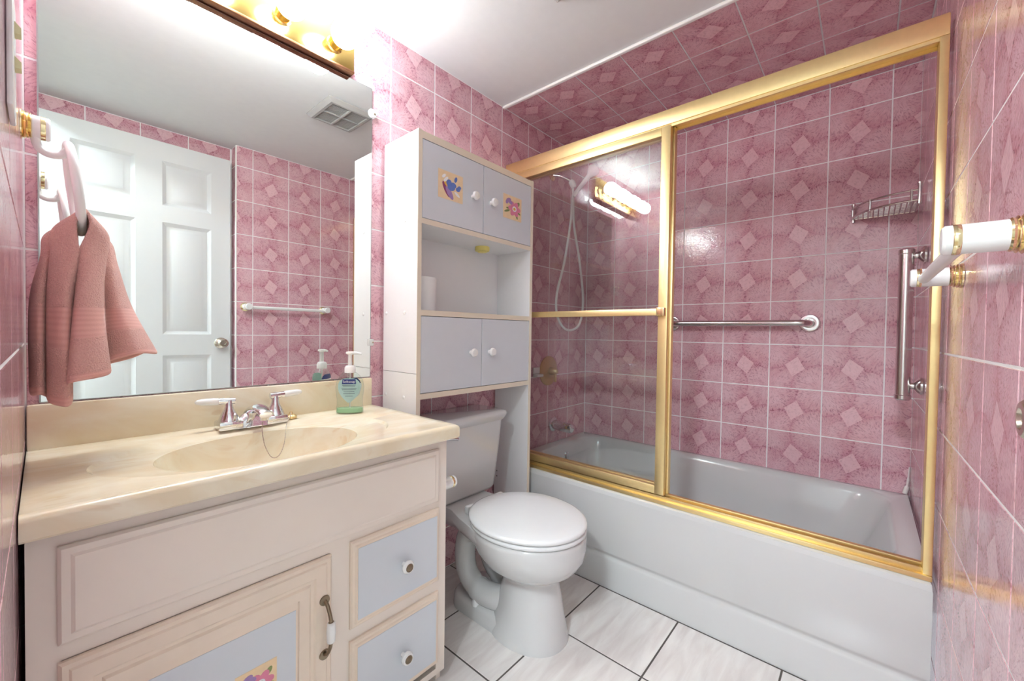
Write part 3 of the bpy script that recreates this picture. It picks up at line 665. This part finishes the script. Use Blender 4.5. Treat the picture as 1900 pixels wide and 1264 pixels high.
tc = bpy.data.curves.new('brand_text', 'FONT'); tc.body = 'Softsoap'; tc.size = .0108; tc.align_x = 'CENTER'; tc.resolution_u = 3
to = bpy.data.objects.new('brand_text_tmp', tc); COL.objects.link(to); bpy.context.view_layer.update()
tm = bpy.data.meshes.new_from_object(to.evaluated_get(bpy.context.evaluated_depsgraph_get())); bpy.data.objects.remove(to)
for vv in tm.vertices:
    vv.co = lab_pt(vv.co.x, .0983+vv.co.y, .0022)-Vector((sx, sy, sz))
tm.materials.clear(); tm.materials.append(MAT['ltext']); tx = bpy.data.objects.new('brand_lettering', tm); COL.objects.link(tx); tx.parent = sb

# ---------------------------------------------------------------- cabinet over the toilet
X0, X1, Y0, Y1 = .838, 1.450, -.012, -.214
cb_ = thing('over_toilet_cabinet', 'tall white cabinet with grey-blue doors standing over the toilet', 'cabinet', ((X0+X1)/2, -.1, 0))
TZ1 = 1.678
for x0, x1 in ((X0, X0+.016), (X1-.016, X1)):
    sd = obj('side_panel', B().box((x0, Y0, .868), (x1, Y1+.001, TZ1)), 'white', cb_)
    lo_ = obj('lower_side_panel', B().box((x0, Y0, 0), (x1, Y1+.001, .8665)), 'white', cb_)
    obj('edge_band', B().box((x0, Y1+.001, 0), (x1, Y1, TZ1)), 'edge', sd)
bd = [(1.652, TZ1-.001), (1.371, 1.389), (1.063, 1.082), (.780, .799)]
for z0, z1 in bd:
    s_ = obj('shelf_board', B().box((X0+.016, Y0, z0), (X1-.016, Y1+.002, z1)), 'white', cb_)
    obj('edge_band', B().box((X0+.016, Y1+.002, z0), (X1-.016, Y1+.001, z1)), 'edge', s_)
obj('back_panel', B().box((X0+.016, Y0-.001, -.0+.80), (X1-.016, Y0-.005, 1.652)), 'white', cb_)
XM = 1.142
for (z0, z1), isup in (((1.391, 1.650), True), ((.801, 1.061), False)):
    for x0, x1, kx in ((X0+.018, XM-.0015, 1.084), (XM+.0015, X1-.018, 1.184)):
        dd = obj('cabinet_door', B().box((x0, Y1+.017, z0), (x1, Y1+.001, z1), .0008, 1), 'blue', cb_)
        kz = 1.517 if isup else .933
        obj('knob', B().lathe([(.008, 0), (.007, .009), (.010, .013), (.0165, .018), (.0165, .022), (.013, .027), (.001, .029)], (kx, Y1+.001, kz), (0, -1, 0)), 'wplast', dd)
        if isup:
            if kx < XM: decal('door_decal', .921, 1.034, 1.476, 1.574, Y1+.001, BUTT, dd)
            else: decal('door_decal', 1.254, 1.369, 1.480, 1.577, Y1+.001, ROSE, dd)
for zz in (1.387, 1.073, .782):
    for yy in (-.030, -.142):
        obj('screw_cap', B().lathe([(.0065, 0), (.006, .0015), (.001, .003)], (X0, yy, zz), (-1, 0, 0), 14), 'wplast', cb_)
for zz in (.33, .355): obj('peg_hole', B().lathe([(.003, 0), (.001, .0006)], (X1-.016, -.03, zz), (-1, 0, 0), 10), 'dark', cb_)
pk = thing('puck_light', 'round pale yellow puck light under the cabinet shelf', 'puck light', (1.25, -.10, 1.371))
obj('puck_body', B().lathe([(.030, 0), (.031, -.004), (.031, -.014), (.029, -.018), (.001, -.019)], (1.25, -.10, 1.3708)), 'yellow', pk)
obj('puck_lens', B().lathe([(.022, -.0188), (.018, -.023), (.001, -.025)], (1.25, -.10, 1.3708)), 'yellow', pk)
rl = thing('paper_roll', 'white paper roll standing on the open cabinet shelf', 'paper roll', (.925, -.105, 1.082))
obj('paper', B().lathe([(.018, 0), (.054, 0), (.055, .003), (.055, .119), (.054, .122), (.018, .122), (.018, 0)], (.930, -.11, 1.0822), seg=40), 'paper', rl)
obj('paper_core', B().lathe([(.0175, .002), (.0175, .120), (.0165, .120), (.0165, .002), (.0175, .002)], (.930, -.11, 1.0822)), 'edge', rl)

# ---------------------------------------------------------------- toilet
TX = 1.11
to = thing('toilet', 'white two-piece toilet with closed lid beside the tub', 'toilet', (TX, -.38, 0))
def egg(cy, a_, bf, bb, z, n=40, pw=1.0, dx=0):
    out = []
    for i in range(n):
        th = 2*PI*i/n; c_, s_ = math.cos(th), math.sin(th)
        out.append(Vector((TX+dx+a_*math.copysign(abs(c_)**pw, c_), cy+(bb if s_ > 0 else bf)*math.copysign(abs(s_)**pw, s_), z)))
    return out
b = B()
b.loft([egg(-.48, .116, .150, .13, 0, pw=.92), egg(-.48, .116, .150, .13, .008, pw=.92), egg(-.48, .110, .143, .12, .035, pw=.95), egg(-.485, .102, .130, .11, .09), egg(-.49, .092, .115, .10, .15), egg(-.49, .086, .106, .095, .190), egg(-.49, .092, .112, .105, .212),
        egg(-.487, .122, .145, .14, .228), egg(-.482, .150, .180, .17, .252), egg(-.477, .169, .205, .185, .285), egg(-.473, .178, .212, .190, .315), egg(-.470, .180, .214, .192, .340), egg(-.470, .179, .213, .192, .353), egg(-.470, .173, .207, .186, .358)])
obj('bowl', b, 'porcelain', to, 60)
b = B()
deck = [(-.105, -.040), (.105, -.040), (.108, -.205), (.135, -.28), (.165, -.40), (.10, -.48), (-.10, -.48), (-.165, -.40), (-.135, -.28), (-.108, -.205)]
def dk(sc, z, dz_=0): return [Vector((TX+x*sc, -.265+(y+.265)*sc, z)) for x, y in deck]
b.loft([dk(.72, .275), dk(.9, .300), dk(.99, .318), dk(1, .325), dk(1, .3515), dk(.985, .3565)])
obj('tank_deck', b, 'porcelain', to)
b = B()
b.loft([[Vector((TX+x, y, z)) for x, y in rrect(0, cy__, hx, hy, r_, 6)] for hx, hy, r_, cy__, z in ((.102, .17, .07, -.345, 0), (.103, .171, .07, -.345, .006), (.100, .168, .07, -.345, .040), (.091, .159, .06, -.345, .052), (.07, .14, .05, -.345, .055))])
obj('foot', b, 'porcelain', to, 60)
for s_ in (-1, 1):
    tw = obj('trapway', B().tube(spline([(TX+s_*.05, -.36, .285), (TX+s_*.060, -.265, .285), (TX+s_*.062, -.235, .22), (TX+s_*.062, -.245, .135), (TX+s_*.058, -.300, .088), (TX+s_*.052, -.375, .085), (TX+s_*.03, -.45, .10)], 6), [.040]*8+[.038]*8+[.038]*8+[.042]*8+[.042]*4+[.04], 18), 'porcelain', to)
    obj('bolt_cap', B().lathe([(.016, .0), (.016, .012), (.012, .024), (.006, .028), (.001, .029)], (TX+s_*.084, -.318, .046)), 'seat', to)
def rr(hx, y0, y1, r_, z): return [Vector((TX+x, y, z)) for x, y in rrect(0, (y0+y1)/2, hx, abs(y1-y0)/2, r_, 6)]
obj('tank', B().loft([rr(.150, -.055, -.150, .03, .357), rr(.168, -.035, -.168, .04, .360), rr(.174, -.030, -.175, .04, .372), rr(.186, -.022, -.185, .035, .52), rr(.194, -.018, -.191, .03, .648)]), 'porcelain', to, 50)
obj('tank_lid', B().loft([rr(.198, -.016, -.194, .03, .645), rr(.204, -.013, -.198, .03, .651), rr(.211, -.010, -.205, .03, .668), rr(.211, -.010, -.205, .03, .676), rr(.207, -.014, -.201, .03, .683), rr(.195, -.025, -.19, .03, .6865)]), 'porcelain', to, 50)
obj('flush_lever', B().lathe([(.013, 0), (.013, .006), (.007, .010)], (TX-.140, -.189, .622), (0, -1, 0)).tube(spline([(TX-.140, -.199, .622), (TX-.120, -.206, .621), (TX-.082, -.209, .615)], 5), [.006]*5+[.006]*5+[.008]), 'chrome', to)
obj('seat_ring', B().loft([egg(-.468, .177, .212, .195, .3585), egg(-.468, .182, .217, .198, .363), egg(-.468, .182, .217, .198, .369), egg(-.468, .178, .213, .195, .3735), egg(-.468, .10, .14, .11, .3735), egg(-.468, .10, .14, .11, .3585)]), 'seat', to, 50)
obj('seat_lid', B().loft([egg(-.466, .172, .206, .188, .3745), egg(-.466, .184, .218, .200, .378), egg(-.466, .186, .220, .202, .384), egg(-.466, .184, .218, .200, .3885), egg(-.466, .174, .208, .19, .392), egg(-.466, .13, .16, .14, .394), egg(-.466, .06, .08, .07, .395)]), 'seat', to, 60)
for s_ in (-1, 1): obj('hinge', B().box((TX+s_*.075-.02, -.282, .3565), (TX+s_*.075+.02, -.262, .386), .006), 'seat', to)

# ---------------------------------------------------------------- paper holder on the vanity side
tp = thing('paper_holder', 'white and gold paper holder post on the vanity side', 'paper holder', (VX1, -.36, .56))
for yy in (-.400, -.245):
    obj('post_base', B().lathe([(.024, 0), (.024, .003), (.021, .006), (.022, .009), (.019, .012), (.017, .014)], (VX1+.0005, yy, .556), (1, 0, 0)), 'gold', tp)
    obj('post', B().lathe([(.017, .012), (.017, .046)], (VX1, yy, .556), (1, 0, 0)), 'wplast', tp)
    obj('gold_band', B().lathe([(.017, .046), (.0176, .047), (.0176, .053), (.017, .054)], (VX1, yy, .556), (1, 0, 0)), 'gold', tp)
    obj('post_cap', B().lathe([(.017, .053), (.017, .060), (.014, .063), (.001, .063)], (VX1, yy, .556), (1, 0, 0)), 'wplast', tp)
obj('roller', B().cyl((VX1+.030, -.385, .556), (VX1+.030, -.26, .556), .010), 'wplast', tp)

# ---------------------------------------------------------------- towel ring, towel, switch on the left wall
RY, RZ = -.205, 1.367
tr = thing('towel_ring', 'white towel ring with gold-banded post on the left wall', 'towel ring', (0, RY, RZ))
obj('post_base', B().lathe([(.026, 0), (.026, .002), (.022, .0035), (.0245, .005), (.021, .007), (.0235, .009), (.020, .011), (.0225, .0125), (.020, .014)], (.0005, RY, RZ), (1, 0, 0)), 'gold', tr)
obj('post', B().lathe([(.020, .013), (.020, .0245)], (0, RY, RZ), (1, 0, 0)), 'wplast', tr)
obj('gold_band', B().lathe([(.020, .0242), (.0206, .0248), (.0206, .0300), (.020, .0306)], (0, RY, RZ), (1, 0, 0)), 'gold', tr)
obj('post_cap', B().lathe([(.020, .030), (.020, .034), (.018, .0362), (.001, .0366)], (0, RY, RZ), (1, 0, 0)), 'wplast', tr)
obj('arm', B().tube(spline([(.018, RY, RZ-.008), (.0185, RY, RZ-.024), (.023, RY, RZ-.037), (.034, RY, RZ-.043), (.048, RY, RZ-.041), (.054, RY, RZ-.033), (.061, RY, RZ-.021)], 6), .0062, 12), 'wplast', tr)
RR = .078; rcx, rcz = .0655, 1.268
obj('ring', B().tube([(rcx-.0085*math.cos(a), RY+RR*math.sin(a), rcz+RR*math.cos(a)) for a in [2*PI*i/56 for i in range(56)]], .0072, 12, True), 'wplast', tr)
# towel: one sheet through the ring; A hangs on the wall side, Bq on the room side
topz = 1.203; bot_ring = rcx+.0085
Abot = [(.060, -.120, .905), (.020, -.128, .900), (.012, -.170, .893), (.012, -.225, .886), (.022, -.252, .889), (.030, -.228, .880), (.034, -.262, .873), (.052, -.282, .868), (.058, -.262, .872)]
Amid = [(.074, -.150, 1.05), (.024, -.150, 1.05), (.012, -.180, 1.05), (.013, -.222, 1.05), (.022, -.246, 1.05), (.030, -.228, 1.05), (.034, -.252, 1.05), (.050, -.274, 1.05), (.060, -.256, 1.05)]
def rz_(y): return rcz-math.sqrt(max(1e-6, RR*RR-(y-RY)**2))
ty_ = [-.150, -.160, -.174, -.190, -.208, -.224, -.238, -.250, -.258]
Atop = [(x, y, rz_(y)-.012) for x, y in zip((.066, .048, .036, .031, .033, .041, .040, .053, .0665), ty_)]
Fold = [(.0745, y, rz_(y)+.0145) for y in ty_]
Btop = [(x, y-.004, rz_(y)-.012) for x, y in zip((.082, .094, .106, .112, .109, .099, .106, .096, .0825), ty_)]
Bmid = [(.080, -.148, 1.06), (.128, -.148, 1.06), (.140, -.180, 1.05), (.141, -.220, 1.05), (.122, -.250, 1.05), (.103, -.236, 1.05), (.094, -.270, 1.05), (.068, -.278, 1.05), (.0625, -.240, 1.05)]
Bbot = [(.100, -.112, .925), (.150, -.118, .940), (.176, -.160, .957), (.180, -.225, .955), (.145, -.270, .958), (.104, -.250, .940), (.104, -.292, .922), (.058, -.300, .912), (.054, -.240, .900)]
def between(p, q, t): return [tuple(a+(b_-a)*t for a, b_ in zip(u, v_)) for u, v_ in zip(p, q)]
Aup, Bup = between(Atop, Amid, .36), between(Btop, Bmid, .36)
Aup[0], Aup[7], Aup[8] = (.075,)+Aup[0][1:], (.060,)+Aup[7][1:], (.0685,)+Aup[8][1:]
Bup[0], Bup[7], Bup[8] = (.077,)+Bup[0][1:], (.080,)+Bup[7][1:], (.0690,)+Bup[8][1:]
rows_ = [Abot, Amid, Aup, Atop, Fold, Btop, Bup, Bmid, Bbot]
NU, NVs = 8, 10
cols_ = [spline(r_, NU) for r_ in rows_]; nu = len(cols_[0])
grid = [spline([r_[i] for r_ in cols_], NVs) for i in range(nu)]; nv = len(grid[0])
bm = bmesh.new(); uvl = bm.loops.layers.uv.new('UVMap')
vs = [[bm.verts.new(p) for p in g] for g in grid]
for i in range(nu-1):
    for j in range(nv-1):
        fc = bm.faces.new((vs[i][j], vs[i+1][j], vs[i+1][j+1], vs[i][j+1])); fc.smooth = True
        for lp, (a_, c_) in zip(fc.loops, ((i, j), (i+1, j), (i+1, j+1), (i, j+1))): lp[uvl].uv = (a_/(nu-1), 2*c_/(nv-1)-1)
tw0 = Vector((.075, RY, .87)); bmesh.ops.translate(bm, verts=bm.verts, vec=-tw0)
me = bpy.data.meshes.new('hand_towel'); bm.to_mesh(me); bm.free(); me.materials.append(MAT['terry'])
tw = bpy.data.objects.new('hand_towel', me); COL.objects.link(tw); tw.location = tw0
md = tw.modifiers.new('thick', 'SOLIDIFY'); md.thickness = .0055; md.offset = 0
md = tw.modifiers.new('sub', 'SUBSURF'); md.levels = 1; md.render_levels = 1
tag(tw, 'dusty pink terry hand towel hanging through the white towel ring', 'towel')

sw = thing('light_switch', 'white switch plate with two ivory toggles on left wall', 'light switch', (0, -.61, 1.31))
obj('wall_plate', B().box((.0004, -.65, 1.245), (.0055, -.575, 1.375), .002), 'wplast', sw)
for zz in (1.303, 1.341):
    b = B().loft([[Vector((.005, y, z)) for y, z in ((-.621, zz-.007), (-.606, zz-.007), (-.606, zz+.007), (-.621, zz+.007))], [Vector((.0105, y, z-.002)) for y, z in ((-.620, zz-.004), (-.607, zz-.004), (-.607, zz+.003), (-.620, zz+.003))]])
    obj('toggle', b, 'ivory', sw)
